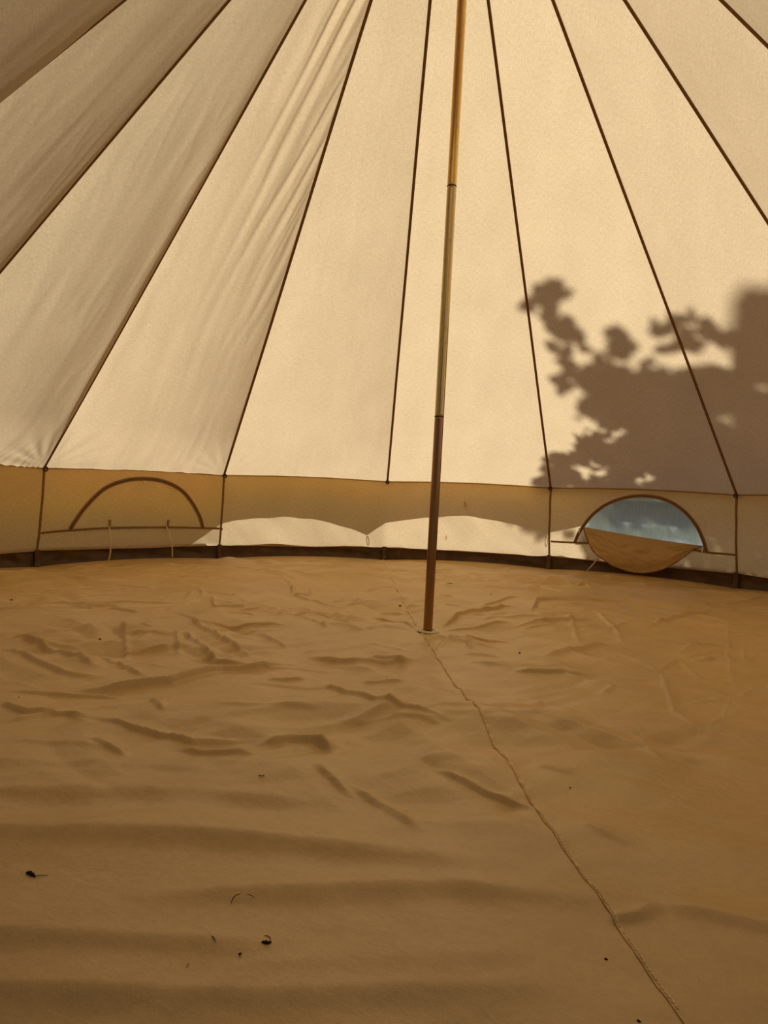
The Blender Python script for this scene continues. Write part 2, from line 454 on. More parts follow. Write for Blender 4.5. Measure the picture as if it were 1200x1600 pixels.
# seams up the roof: stitched double layer of brown tape, proud of the cloth
def roof_seam(k):
    A = eave(k); n = 60; d = APEX-A; L = np.linalg.norm(d); d /= L
    tang = np.array([math.cos(th(k)), -math.sin(th(k)), 0.0]); nr = np.cross(tang, d); nr /= np.linalg.norm(nr)
    if nr[2] > 0: nr = -nr
    pts = [A+d*L*t+nr*0.001+tang*0.0035*noise(np.array(t*3.0+k*7.3), np.array(k*1.7)) for t in np.linspace(0.004, TMAX, n)]
    V, F = strip(pts, tang, nr, 0.0145 if k > -2 else 0.011, 0.005)
    mesh('roof_seam', V, F, M['tape'], ceiling)
for k in SEAMS:
    if k in (7, -6): continue
    roof_seam(k)

# rings where the seams meet the wall, with a short keeper strap
for k in SEAMS:
    if k in (7, -6): continue
    c = eave(k)-rad(k)*0.016+np.array([0, 0, -0.004])
    tang = np.array([math.cos(th(k)), -math.sin(th(k)), 0.0])
    V, F = torus(c, rad(k)+0.3*tang, 0.011, 0.0042)
    ro = mesh('eave_ring', V, F, M['ring'], ceiling)
    V, F = strip([c+np.array([0, 0, z])+rad(k)*0.005 for z in (0.022, 0.010, -0.004)], tang, -rad(k), 0.012, 0.003)
    mesh('ring_strap', V, F, M['tape'], ro)
# peak cap
V, F = [], []
for i in range(24):
    a = 2*math.pi*i/24
    for r, z in ((0.16, -0.165), (0.13, -0.13), (0.04, 0.0)):
        V.append(APEX+np.array([math.cos(a)*r*0.8, math.sin(a)*r*0.8, z*0.9+0.005]))
for i in range(24):
    b = (i+1) % 24
    for j in range(2): F.append((i*3+j, b*3+j, b*3+j+1, i*3+j+1))
F.append([i*3+2 for i in range(24)])
mesh('peak_cap', V, F, M['tape'], ceiling)

# scalloped valance that hangs outside below the roof edge (casts the arched shade on the wall)
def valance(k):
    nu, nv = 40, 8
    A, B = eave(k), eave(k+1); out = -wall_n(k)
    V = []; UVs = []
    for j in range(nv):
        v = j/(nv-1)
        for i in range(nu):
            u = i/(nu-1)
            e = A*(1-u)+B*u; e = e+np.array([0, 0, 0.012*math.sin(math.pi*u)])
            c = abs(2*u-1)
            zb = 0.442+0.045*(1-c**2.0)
            if k <= -2: zb -= 0.13  # hung lower on the left to keep sun off that wall
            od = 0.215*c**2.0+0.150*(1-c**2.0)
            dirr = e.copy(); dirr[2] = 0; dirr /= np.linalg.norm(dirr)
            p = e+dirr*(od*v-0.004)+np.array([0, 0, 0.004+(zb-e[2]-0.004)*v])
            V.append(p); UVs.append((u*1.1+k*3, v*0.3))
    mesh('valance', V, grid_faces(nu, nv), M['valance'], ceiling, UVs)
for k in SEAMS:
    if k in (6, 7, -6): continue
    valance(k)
for k in SEAMS:
    if k in (7, -6): continue
    c = eave(k)+rad(k)*0.21; c[2] = 0.432
    tg = np.array([math.cos(th(k)), -math.sin(th(k)), 0.0])
    pts = [c+tg*0.007*math.sin(a)+np.array([0, 0, -0.045+0.045*math.cos(a)]) for a in np.linspace(0.15, 2*math.pi-0.15, 14)]
    pts += [c+tg*-0.004+np.array([0, 0, -0.02]), c+np.array([0, 0, 0.0])]
    V, F = tube(pts, 0.0022, 6); mesh('guy_loop', V, F, M['guy'], ceiling)

# ------------------------------------------------------------------ walls
def poly_in(pts, poly):
    x = pts[:, 0]; y = pts[:, 1]; ins = np.zeros(len(pts), bool); n = len(poly)
    for i in range(n):
        x0, y0 = poly[i]; x1, y1 = poly[(i+1) % n]
        c = ((y0 > y) != (y1 > y))
        with np.errstate(divide='ignore', invalid='ignore'):
            xi = (x1-x0)*(y-y0)/(y1-y0)+x0
        ins ^= c & (x < xi)
    return ins

def wall_relief(k, U, Z):
    """inward offset of the cloth: slight slackness and creases"""
    s = k*5.7
    e = np.clip(np.minimum(U-np.floor(U), np.ceil(U)-U)*1.1/0.06, 0, 1)
    f = np.clip((Z_EAVE-Z)/0.05, 0, 1)
    h = 0.016*noise(U*3+s+Z*3, Z*4+s)+0.006*noise(U*11+s+Z*8, Z*6)
    return (h)*e*f

def wall_base_z(k, u):   # lower edge of the canvas wanders a little
    return Z_TUB-0.006+0.006*noise(np.asarray(u)*4+k*3.1, np.asarray(0.5))

def wall_panel(parent, ks, hole=None, mat=None, cols=46, rows=22):
    """canvas panel over facets ks (list of neighbouring k); hole: polygon in (u,z) of facet ks[0]"""
    nf = len(ks)
    us = np.linspace(0, nf, cols*nf+1); vs = np.linspace(0, 1, rows+1)
    pts = []
    for v in vs:
        for u in us:
            zb = float(wall_base_z(ks[0], u))
            uf = u-math.floor(u)
            zt = Z_EAVE+0.012*math.sin(math.pi*uf)
            pts.append((u, zb+(zt-zb)*v))
    pts = np.array(pts)
    if hole is None:
        faces = grid_faces(len(us), len(vs)); uz = pts
    else:
        # keep grid points clear of the hole outline, triangulate with the outline as a constraint
        hp = np.array(hole)
        dmin = np.min(np.hypot((pts[:, None, 0]-hp[None, :, 0])*1.1, pts[:, None, 1]-hp[None, :, 1]), axis=1)
        keep = (~poly_in(pts, hole)) & ((dmin > 0.008) | (pts[:, 0] == 0) | (pts[:, 0] == nf))
        allp = [Vector(p) for p in pts[keep]]
        n0 = len(allp); allp += [Vector(p) for p in hole]
        ed = [(n0+i, n0+(i+1) % len(hole)) for i in range(len(hole))]
        ov, oe, of, *_ = delaunay_2d_cdt(allp, ed, [], 0, 1e-6)
        uz = np.array([tuple(v) for v in ov])
        # drop triangles inside the hole
        faces = []
        cen = np.array([uz[list(f)].mean(0) for f in of]); ins = poly_in(cen, hole)
        for f, i in zip(of, ins):
            if not i: faces.append(f)
    P = []
    for (u, z) in uz:
        i = min(int(math.floor(u+1e-9)), nf-1); kk = ks[i]
        p = wall_pt(kk, u-i, z)+wall_n(kk)*float(wall_relief(ks[0], np.array(u), np.array(z)))
        P.append(p)
    uvs = [(u*1.11+ks[0]*3.0, z) for u, z in uz]
    return mesh('canvas_panel', P, faces, mat or M['canvas'], parent, uvs)

def on_wall(k, u, z, off=0.0):
    return wall_pt(k, u, z)+wall_n(k)*(off+float(wall_relief(k, np.array(u), np.array(z))))

def smooth_poly(pts, n):
    """Catmull-Rom through pixel points"""
    P = [np.array(p, float) for p in pts]; P = [2*P[0]-P[1]]+P+[2*P[-1]-P[-2]]
    out = []; seg = len(P)-3
    for i in np.linspace(0, seg-1e-6, n):
        j = int(i); t = i-j; a, b, c, d = P[j:j+4]
        out.append(0.5*((2*b)+(c-a)*t+(2*a-5*b+4*c-d)*t*t+(3*b-a-3*c+d)*t**3))
    return out

def wall_tape(parent, name, k, uzs, width, thick, mat, off=0.0015):
    pts = [on_wall(k, u, z, off) for u, z in uzs]; n = wall_n(k); side = []
    for i in range(len(pts)):
        d = pts[min(i+1, len(pts)-1)]-pts[max(i-1, 0)]; d /= np.linalg.norm(d)
        s = np.cross(n, d); side.append(s/np.linalg.norm(s))
    V, F = strip(pts, np.array(side), n, width, thick)
    return mesh(name, V, F, mat, parent)

ARCH1 = smooth_poly([(109, 827), (118, 812), (138, 787), (165, 763), (195, 751), (224, 748), (255, 752), (282, 765), (300, 785), (312, 808), (317, 825)], 60)
ARCH2 = smooth_poly([(898, 848), (906, 830), (924, 806), (950, 787), (980, 777), (1010, 775), (1040, 781), (1066, 796), (1086, 818), (1098, 842), (1104, 862)], 70)
ARCH1 = [pix_wall(-2, *p) for p in ARCH1]; ARCH2 = [pix_wall(1, *p) for p in ARCH2]
FOLD_L, FOLD_R = pix_wall(1, 911, 821), pix_wall(1, 1097, 853)
hole1 = list(ARCH1)
iL = min(range(70), key=lambda i: math.hypot((ARCH2[i][0]-FOLD_L[0])*1.1, ARCH2[i][1]-FOLD_L[1]))
iR = min(range(70), key=lambda i: math.hypot((ARCH2[i][0]-FOLD_R[0])*1.1, ARCH2[i][1]-FOLD_R[1]))
def fold_line(n):
    return [(ARCH2[iL][0]+(ARCH2[iR][0]-ARCH2[iL][0])*t, ARCH2[iL][1]+(ARCH2[iR][1]-ARCH2[iL][1])*t-0.006*math.sin(math.pi*t)) for t in np.linspace(0, 1, n)]
hole2 = ARCH2[iL:iR+1]+fold_line(16)[::-1][1:-1]

wall_back = empty('wall_back', (0, 2.4, 0)); tag(wall_back, 'low cream canvas tent wall facing the camera under the roof edge', 'tent wall', kind='structure')
wall_left = empty('wall_left', (-2.4, 0, 0)); tag(wall_left, 'low cream canvas tent wall at the left edge of view', 'tent wall', kind='structure')
wall_right = empty('wall_right', (2.4, 0, 0)); tag(wall_right, 'low cream canvas tent wall at the right edge of view', 'tent wall', kind='structure')

# stains on the middle panel (u, z -> uv metres)
su1, sz1 = pix_wall(0, 727, 789); su2, sz2 = pix_wall(0, 697, 840)
M['canvas_stained'] = canvas('stained_cream_canvas', T_COL, R_COL, stains=(
    ((1+su1)*1.11-3.0, sz1, 0.020, 0.045, (.62, .52, .38)), ((1+su2)*1.11-3.0, sz2, 0.012, 0.034, (.72, .56, .34))))
wall_panel(wall_back, [-2], hole1)
wall_panel(wall_back, [-1, 0], mat=M['canvas_stained'])
wall_panel(wall_back, [1], hole2)
for k in (-5, -4, -3): wall_panel(wall_left, [k], cols=30 if k > -5 else 16, rows=14)
for k in (2, 3, 4, 5): wall_panel(wall_right, [k], cols=30 if k < 4 else 16, rows=14)
# upright seams
for k, par in ((-2, wall_back), (-1, wall_back), (1, wall_back), (2, wall_back), (-3, wall_left), (-4, wall_left), (3, wall_right), (4, wall_right), (5, wall_right)):
    n = -rad(k); tg = np.array([math.cos(th(k)), -math.sin(th(k)), 0.0])
    pts = [seam_at(k, z)+n*0.002+tg*0.004*float(noise(np.array(z*6+k), np.array(k*2.2))) for z in np.linspace(Z_TUB-0.004, Z_EAVE-0.012, 24)]
    V, F = strip(pts, tg, n, 0.0135, 0.004)
    mesh('wall_seam', V, F, M['walltape'], par)
# hem along the roof edge, its brown doubling as the thin shadow line there
for k in SEAMS:
    if k in (6, 7, -6): continue
    par = wall_back if -2 <= k <= 1 else (wall_left if k < -2 else wall_right)
    pts = []
    for u in np.linspace(0, 1, 24):
        p = eave(k)*(1-u)+eave(k+1)*u+wall_n(k)*0.003; p[2] += 0.012*math.sin(math.pi*u)-0.003; pts.append(p)
    V, F = strip(pts, np.array([0, 0, 1.0]), wall_n(k), 0.005, 0.002)
    mesh('eave_hem', V, F, M['hem'], par)

# raised door front behind the camera: the flaps are rolled up along its edges
wall_front = empty('wall_front', (0, -2.2, 0)); tag(wall_front, 'open canvas door front of the tent behind the viewer', 'tent wall', kind='structure')
for kk in (6, -5):
    f0, e0 = base(kk)+np.array([0, 0, 0.06]), eave(kk); o0 = DV*0.05
    path = [f0+(e0-f0)*t+o0 for t in np.linspace(0, 1, 10)]+[e0+(DP-e0)*t+o0 for t in np.linspace(0.05, 0.97, 24)]
    Vr, Fr = tube(path, [0.05+0.008*math.sin(i*1.9) for i in range(len(path))], 14)
    mesh('rolled_door_flap', Vr, Fr, M['canvas'], wall_front, [(i % 14*0.02+kk, i//14*0.08) for i in range(len(Vr))])

# ------------------------------------------------------------------ windows in the wall
def slider(parent, p, n, ang=0.0):
    tg = np.cross([0, 0, 1.0], n)
    V = []; F = []
    def box(c, sx, sz, sy):
        b = len(V)
        for dz in (-1, 1):
            for dx, dn in ((-1, 0), (1, 0), (0.75, 1), (-0.75, 1)):
                V.append(c+tg*dx*sx+np.array([0, 0, 1.0])*dz*sz*(1 if dn == 0 else .85)+n*dn*sy)
        F.extend([(b, b+1, b+2, b+3), (b+7, b+6, b+5, b+4)]+[(b+i, b+4+i, b+4+(i+1) % 4, b+(i+1) % 4) for i in range(4)])
    box(p, 0.007, 0.008, 0.007); box(p+n*0.007-np.array([0, 0, 0.012]), 0.0035, 0.014, 0.002)
    return mesh('zip_slider', V, F, M['slider'], parent, smooth=False)

def tie(parent, k, px, py0, py1, bend=0.02, sway=0):
    """cotton tie tape hanging from the tape line down over the groundsheet edge"""
    u, z = pix_wall(k, px, py0); n = wall_n(k); tg = eave(k+1)-eave(k); tg /= np.linalg.norm(tg)
    u1, z1 = pix_wall(k, px+sway, py1); z1 = max(z1, 0.012)
    pts = []
    a = on_wall(k, u, z, 0.006); b = on_wall(k, u1, z1, 0.05)
    for t in np.linspace(0, 1, 18):
        p = a+(b-a)*t+n*0.03*math.sin(math.pi*t)*0.7+tg*bend*math.sin(math.pi*t*1.0)
        pts.append(p)
    V, F = strip(pts, tg, n, 0.009, 0.0018)
    return mesh('tie_tape', V, F, M['cord'], parent)

# left window, zipped shut
w1c = on_wall(-2, 0.55, 0.12)
window_1 = empty('window_1', tuple(w1c)); tag(window_1, 'zipped shut half-moon tent window in the left canvas wall', 'tent window', kind='structure')
hp = [Vector(p) for p in hole1]
xs = [p[0] for p in hole1]; zs = [p[1] for p in hole1]
gp = np.array([(u, z) for u in np.linspace(min(xs), max(xs), 44) for z in np.linspace(min(zs), max(zs), 26)])
dm = np.min(np.hypot((gp[:, None, 0]-np.array(hole1)[None, :, 0])*1.1, gp[:, None, 1]-np.array(hole1)[None, :, 1]), axis=1)
gp = gp[poly_in(gp, hole1) & (dm > 0.006)]
allp = hp+[Vector(p) for p in gp]
ov, oe, of, *_ = delaunay_2d_cdt(allp, [(i, (i+1) % len(hp)) for i in range(len(hp))], [], 1, 1e-6)
P = []
umid = (min(xs)+max(xs))/2; zmin = min(zs); hh = max(zs)-zmin
for v in ov:
    u, z = v
    # a diagonal slack crease across the shut flap
    dd = ((z-zmin)-0.32*(u-min(xs))*1.1-0.02)
    d0 = np.min(np.hypot((np.array(hole1)[:, 0]-u)*1.1, np.array(hole1)[:, 1]-z))
    e = min(1, d0/0.03)
    P.append(on_wall(-2, u, z, -0.001+e*(0.006*math.exp(-(dd/0.02)**2)-0.004*math.exp(-((dd-0.035)/0.02)**2)+0.004*float(noise(np.array(u*12), np.array(z*15))))))
mesh('window_flap', P, of, M['canvas'], window_1, [(v[0]*1.11, v[1]) for v in ov])
wall_tape(window_1, 'zip_tape', -2, ARCH1, 0.026, 0.004, M['zip'])
zt = wall_tape(window_1, 'zip_teeth', -2, ARCH1, 0.007, 0.0035, M['teeth'], 0.005)
TL1 = [pix_wall(-2, *p) for p in smooth_poly([(64, 833), (105, 829), (170, 825), (260, 824), (310, 825), (348, 826)], 30)]
wall_tape(window_1, 'sill_tape', -2, TL1, 0.013, 0.004, M['walltape'])
u, z = pix_wall(-2, 224, 753); slider(window_1, on_wall(-2, u, z, 0.006), wall_n(-2))
for px in (171, 262):
    a = pix_wall(-2, px, 812); b = pix_wall(-2, px-1, 826)
    wall_tape(window_1, 'tie_tab', -2, [a, ((a[0]+b[0])/2, (a[1]+b[1])/2), b], 0.016, 0.003, M['zip'], 0.005)
tie(window_1, -2, 169, 823, 876, 0.004, -4)
tie(window_1, -2, 259, 822, 869, 0.004, 4)

# right window, unzipped: clear film above, flap folded down into the tent
w2c = on_wall(1, 0.5, 0.12)
window_2 = empty('window_2', tuple(w2c)); tag(window_2, 'unzipped half-moon tent window with clear film and drooping canvas flap', 'tent window', kind='structure')
lo = (ARCH2[0][1]+ARCH2[-1][1])/2
full2 = list(ARCH2)
gx = np.array(full2)
gp = np.array([(u, z) for u in np.linspace(gx[:, 0].min(), gx[:, 0].max(), 30) for z in np.linspace(gx[:, 1].min(), gx[:, 1].max(), 16)])
gp = gp[poly_in(gp, full2)]
ov, oe, of, *_ = delaunay_2d_cdt([Vector(p) for p in full2]+[Vector(p) for p in gp], [(i, (i+1) % len(full2)) for i in range(len(full2))], [], 1, 1e-6)
mesh('window_film', [on_wall(1, v[0], v[1], -0.012+0.004*float(noise(np.array(v[0]*7), np.array(v[1]*5)))) for v in ov], of, M['film'], window_2)
wall_tape(window_2, 'zip_tape', 1, ARCH2, 0.022, 0.004, M['zip'])
wall_tape(window_2, 'zip_teeth', 1, ARCH2, 0.006, 0.0035, M['teeth'], 0.005)
TA = [pix_wall(1, *p) for p in smooth_poly([(861, 846), (880, 847), (900, 848), (930, 849)], 12)]
TB = [pix_wall(1, *p) for p in smooth_poly([(1082, 859), (1105, 863), (1125, 865), (1149, 867)], 12)]
wall_tape(window_2, 'sill_tape', 1, TA, 0.013, 0.004, M['walltape'])
wall_tape(window_2, 'sill_tape', 1, TB, 0.013, 0.004, M['walltape'])
for (px, py) in ((906, 827), (1098, 857)):
    u, z = pix_wall(1, px, py); slider(window_2, on_wall(1, u, z, 0.006), wall_n(1))
low = smooth_poly([(911, 822), (917, 838), (928, 856), (946, 872), (970, 886), (998, 893), (1022, 893), (1046, 886), (1068, 872), (1084, 859), (1097, 853)], 61)
low = [pix_wall(1, *p) for p in low]; top = fold_line(61)
V = []; UVs = []; nb = 26; n1 = wall_n(1)
for j in range(nb):
    b = j/(nb-1)
    for i in range(61):
        u = top[i][0]*(1-b)+low[i][0]*b; z = top[i][1]*(1-b)+low[i][1]*b
        a = i/60; dep = max(0.0, (top[i][1]-low[i][1]))
        off = 0.004+0.075*min(1, dep/0.12)*math.sin(min(1.0, b*1.15)*math.pi*0.62)*math.sin(math.pi*a)**0.6
        nz = lambda x_, y_: float(noise(np.array(x_), np.array(y_)))
        wr = 0.018*nz(a*6+b*2.5, b*4-a*3)+0.024*(0.25-abs(nz(a*11-b*5, b*5+a*4+7)))+0.012*nz(a*20+b*9, b*8+3)
        p = wall_pt(1, u, z)+n1*(off+wr*min(1, dep/0.05)*min(1, b*4))
        # keep the pixel outline: the cloth comes forward, so slide it along the line of sight
        V.append(p); UVs.append((a*0.8, b*0.3))
fl = mesh('window_flap', V, grid_faces(61, nb), M['flap'], window_2, UVs)
Vh, Fh = tube([V[(nb-1)*61+i] for i in range(61)], 0.0035, 6); mesh('flap_hem', Vh, Fh, M['walltape'], fl)
tie(window_2, 1, 938, 866, 892, 0.012, -17)

# ------------------------------------------------------------------ groundsheet (floor)
def floor_rim(az):
    """distance of the floor edge from the pole along azimuth az (14-sided)"""
    az = np.asarray(az); best = np.zeros_like(az)
    ths = np.array([th(k) for k in SEAMS])
    a = (az[..., None]-ths+math.pi) % (2*math.pi)-math.pi
    k = np.argmin(np.where(a >= 0, a, 99), axis=-1)
    k2 = (k+1) % 14
    t0 = ths[k]; dt = (ths[k2]-t0) % (2*math.pi); al = (az-t0) % (2*math.pi)
    R = R_BASE-0.015
    r = R*np.cos(dt/2)/np.cos(al-dt/2)
    return r, al/dt

CREASES = [  # (pixel polyline, half width m, height m)
 ([(90,1083),(175,1076),(265,1068),(345,1048),(400,1042),(465,1034)], .016, .012),
 ([(0,990),(60,1008),(120,1030),(160,1050)], .014, .008), ([(0,1015),(50,1035),(110,1056),(165,1060)], .014, .008),
 ([(40,946),(130,946),(200,943),(290,944)], .012, .006), ([(260,952),(300,968),(345,1005),(400,1030)], .012, .007),
 ([(283,993),(310,1012),(340,1032),(400,1038)], .012, .008), ([(140,1118),(210,1140),(300,1156),(400,1150)], .012, .007),
 ([(0,1105),(40,1117),(90,1116)], .012, .007), ([(0,1136),(80,1117),(150,1122)], .012, .006), ([(285,943),(312,918),(318,940)], .010, .006),
 ([(332,935),(335,950),(400,948)], .010, .006), ([(192,968),(200,1030)], .012, .006), ([(275,985),(280,1030)], .010, .005),
 ([(0,1082),(120,1085),(200,1090)], .010, .005), ([(155,1022),(190,1045),(235,1064)], .010, .006), ([(235,1090),(250,1110),(268,1090)], .008, .005),
 ([(400,965),(480,958),(520,965),(560,986)], .012, .006), ([(540,946),(575,943)], .009, .005), ([(580,968),(620,972),(655,985)], .010, .008),
 ([(682,985),(715,968),(770,955),(805,946)], .014, .011), ([(684,987),(740,980),(800,975)], .010, .005), ([(652,987),(600,981),(560,986)], .009, .005),
 ([(678,994),(700,1003),(730,1010)], .009, .006), ([(690,991),(760,1001),(800,1003)], .009, .005), ([(729,992),(733,1020)], .008, .006),
 ([(480,1027),(540,1035),(600,1038),(665,1035)], .018, .008), ([(415,1060),(480,1061)], .009, .005), ([(560,1065),(640,1069)], .009, .004),
 ([(495,1068),(580,1105),(640,1120),(705,1133)], .010, .007), ([(400,1160),(450,1153),(500,1160),(522,1172)], .016, .008),
 ([(440,900),(470,935),(550,950)], .012, .004), ([(470,960),(515,985)], .010, .005), ([(400,990),(450,1015)], .010, .005),
 ([(747,948),(790,938),(810,932)], .010, .007), ([(828,960),(838,942),(870,935),(930,937),(985,938)], .013, .010), ([(845,1025),(900,1017),(955,1012)], .012, .009),
 ([(1015,980),(1040,970),(1075,962),(1112,955)], .012, .010), ([(1060,1025),(1090,1015),(1130,1008)], .010, .008), ([(1080,1030),(1130,1022)], .008, .006),
 ([(1035,1050),(1040,1080),(1055,1120),(1100,1160)], .010, .006), ([(1150,1090),(1125,1130),(1100,1160)], .010, .006), ([(1137,975),(1138,1030),(1150,1090)], .010, .006),
 ([(800,1052),(860,1058),(930,1063)], .010, .007), ([(930,955),(960,985),(975,1008)], .010, .007), ([(880,905),(900,918),(915,908),(925,925)], .009, .007),
 ([(882,975),(890,965),(905,1010)], .009, .006), ([(1160,1015),(1165,1035),(1200,1018)], .010, .007), ([(1055,1110),(1130,1095),(1150,1088)], .008, .004),
 ([(990,1140),(1020,1180),(1035,1200)], .010, .004), ([(1155,1090),(1180,1085),(1200,1080)], .010, .008), ([(1080,950),(1150,945),(1200,935)], .010, .006),
 ([(960,1020),(1000,1035),(1035,1050)], .010, .005), ([(1020,1052),(1060,1030),(1100,1065),(1150,1080)], .008, .004), ([(940,1090),(960,1078)], .010, .005),
 ([(675,1205),(700,1215),(760,1240),(845,1272)], .0075, .006), ([(490,1200),(525,1225),(550,1248)], .007, .005), ([(545,1225),(600,1262),(660,1310)], .008, .005),
 ([(275,1165),(330,1173),(400,1178)], .014, .007), ([(440,1156),(500,1162),(525,1175)], .014, .007), ([(140,1160),(200,1187)], .010, .005),
 ([(840,1200),(870,1210),(900,1218)], .008, .003), ([(900,1290),(960,1312),(1000,1330)], .010, .003),
 # broad soft waves of the loose foreground
 ([(-250,1296),(0,1300),(300,1303),(450,1318),(620,1338),(830,1352)], .040, .015), ([(180,1402),(400,1394),(700,1384),(850,1396),(985,1414)], .036, .014),
 ([(-250,1452),(0,1462),(200,1468),(480,1480)], .032, .010), ([(-250,1535),(0,1545),(400,1556),(600,1548),(930,1535)], .030, .011),
 ([(1010,1415),(1080,1422),(1200,1448),(1400,1470)], .024, .014), ([(-250,1230),(0,1240),(300,1236),(620,1268)], .040, .010),
 ([(-250,1190),(0,1198),(250,1196),(400,1208)], .030, .008), ([(600,1286),(780,1290),(870,1298)], .030, .006), ([(0,1165),(120,1168),(210,1180)], .022, .008),
 ([(600,1190),(700,1188),(780,1195)], .03, .006), ([(950,1440),(1000,1432),(1030,1415)], .012, .006), ([(620,1160),(700,1158),(760,1165)], .03, .006),
 ([(300,1515),(600,1500),(900,1490)], .030, .005), ([(860,1330),(1000,1345),(1200,1335)], .05, .006),
]
SEAM_PX = [(597, 873), (615, 910), (634, 945), (655, 982), (676, 1018), (697, 1052), (720, 1085), (745, 1118), (765, 1148), (790, 1190), (820, 1240), (850, 1284), (880, 1325), (910, 1368), (945, 1415), (980, 1468), (1020, 1528), (1075, 1604)]
SEAM_XY = [pix_floor(*p)[:2] for p in SEAM_PX]

def seg_dist(X, Y, pts):
    """distance to polyline, signed side, and parameter 0..1 along it"""
    d2 = np.full(X.shape, 1e9); tt = np.zeros(X.shape); sg = np.zeros(X.shape)
    L = [0.0]
    for a, b in zip(pts[:-1], pts[1:]): L.append(L[-1]+math.hypot(b[0]-a[0], b[1]-a[1]))
    for i, (a, b) in enumerate(zip(pts[:-1], pts[1:])):
        dx, dy = b[0]-a[0], b[1]-a[1]; l2 = dx*dx+dy*dy+1e-12
        t = np.clip(((X-a[0])*dx+(Y-a[1])*dy)/l2, 0, 1)
        q = (X-a[0]-t*dx)**2+(Y-a[1]-t*dy)**2
        m_ = q < d2
        d2 = np.where(m_, q, d2); tt = np.where(m_, (L[i]+t*math.sqrt(l2))/L[-1], tt)
        sg = np.where(m_, np.sign((X-a[0])*dy-(Y-a[1])*dx), sg)
    return np.sqrt(d2), sg, tt

_ft = np.random.default_rng(3).uniform(-.5, .5, (8, 64, 64))
def facet(X, Y, sx, sy, ang, layer):
    """piecewise linear relief on a rotated triangular lattice with random corner heights"""
    c, s_ = math.cos(ang), math.sin(ang); x = (X*c+Y*s_)/sx+20.3; y = (-X*s_+Y*c)/sy+20.7
    x = x+0.35*np.sin(y*1.7+layer)+0.5*y; xi = np.floor(x).astype(int); yi = np.floor(y).astype(int); fx = x-xi; fy = y-yi
    H = lambda a, b: _ft[layer, a & 63, b & 63]
    lo = H(xi, yi)*(1-fx-fy)+H(xi+1, yi)*fx+H(xi, yi+1)*fy
    hi = H(xi+1, yi+1)*(fx+fy-1)+H(xi, yi+1)*(1-fx)+H(xi+1, yi)*(1-fy)
    return np.where(fx+fy < 1, lo, hi)

def floor_z(X, Y):
    X = np.asarray(X, float); Y = np.asarray(Y, float)
    r = np.hypot(X, Y); rim, f = floor_rim(np.arctan2(X, Y))
    q = np.clip(r/rim, 0, 1)
    near = sstep(-0.9, -1.7, Y)
    z = 0.010*noise(X*0.9+3, Y*1.6+8)+0.004*noise(X*1.7+13, Y*4.0+2)
    cr = (1-near*0.6)
    # crumples: creased facets from ridged noise, warped
    wx = X+0.10*noise(X*2.3+40, Y*2.3); wy = Y+0.10*noise(X*2.1, Y*2.6+70)
    z = z+cr*0.008*(0.5-np.abs(noise(wx*2.6+5, wy*4.4)))
    # flat facets meeting in sharp creases, as a sheet keeps them after being folded away
    pt = 0.45+0.55*sstep(-.25, .2, noise(X*1.1+60, Y*1.3+20))
    z = z+cr*pt*(0.033*facet(X, Y, 0.30, 0.20, 0.5, 1)+0.024*facet(wx, wy, 0.17, 0.11, -0.4, 2)+0.0125*facet(wx, wy, 0.085, 0.06, 1.0, 3))
    z = z+0.0010*noise(X*9, Y*22)
    for pts, wd, hh in CREASES_XY:
        lo = np.min(pts, axis=0)-7*wd; hi = np.max(pts, axis=0)+7*wd
        m_ = (X > lo[0]) & (X < hi[0]) & (Y > lo[1]) & (Y < hi[1])
        if not m_.any(): continue
        d, sg, t = seg_dist(X[m_], Y[m_], pts)
        tap = np.clip(np.minimum(t, 1-t)*5, 0, 1)
        sh = np.where(sg > 0, np.exp(-(d/wd)**2), np.exp(-np.abs(d/wd)**1.2*0.45))
        z[m_] += (1.7 if wd < .0138 else 0.75)*hh*sh*tap
    # stitched seam: a small welt with puckers
    d, sg, t = seg_dist(X, Y, SEAM_XY)
    z = z+0.0012*np.exp(-(d/0.030)**2)+0.0013*np.sin(t*230+3*np.sin(t*41))*np.exp(-(d/0.03)**2)
    # pulled down round the pole foot
    z = z*(1-np.exp(-(r/0.10)**2))-0.003*np.exp(-(r/0.07)**2)
    # edge: the sheet lifts between the corners where it turns up
    e = sstep(0.93, 1.0, q)
    z = z*(1-e)+e*(-0.006+0.022*np.sin(np.pi*f)**0.8)
    return z
CREASES_XY = [([tuple(pix_floor(*p)[:2]) for p in pts], wd, hh) for pts, wd, hh in CREASES]
CREASES_XY = [(p, wd*0.62 if wd < .022 else wd*0.75, hh) for p, wd, hh in CREASES_XY]
_r = random.Random(5)
for i in range(240):     # many short creases left from folding the sheet
    x, y = _r.uniform(-2.3, 2.3), _r.uniform(-1.2, 2.3)
    if math.hypot(x, y) > 2.35 or math.hypot(x, y) < 0.12: continue
    an = _r.choice((_r.gauss(0, .35), _r.gauss(0, .35), _r.uniform(0, math.pi))); L = _r.uniform(.08, .38)
    dx, dy = math.cos(an)*L/2, math.sin(an)*L/2; kx, ky = -dy*_r.uniform(-.3, .3), dx*_r.uniform(-.3, .3)
    CREASES_XY.append(([(x-dx, y-dy), (x+kx, y+ky), (x+dx, y+dy)] if _r.random() < .5 else [(x+dx, y+dy), (x+kx, y+ky), (x-dx, y-dy)],
                       _r.uniform(.0065, .010), _r.uniform(.0028, .0070)*(1.0 if y > -.6 else .6)))

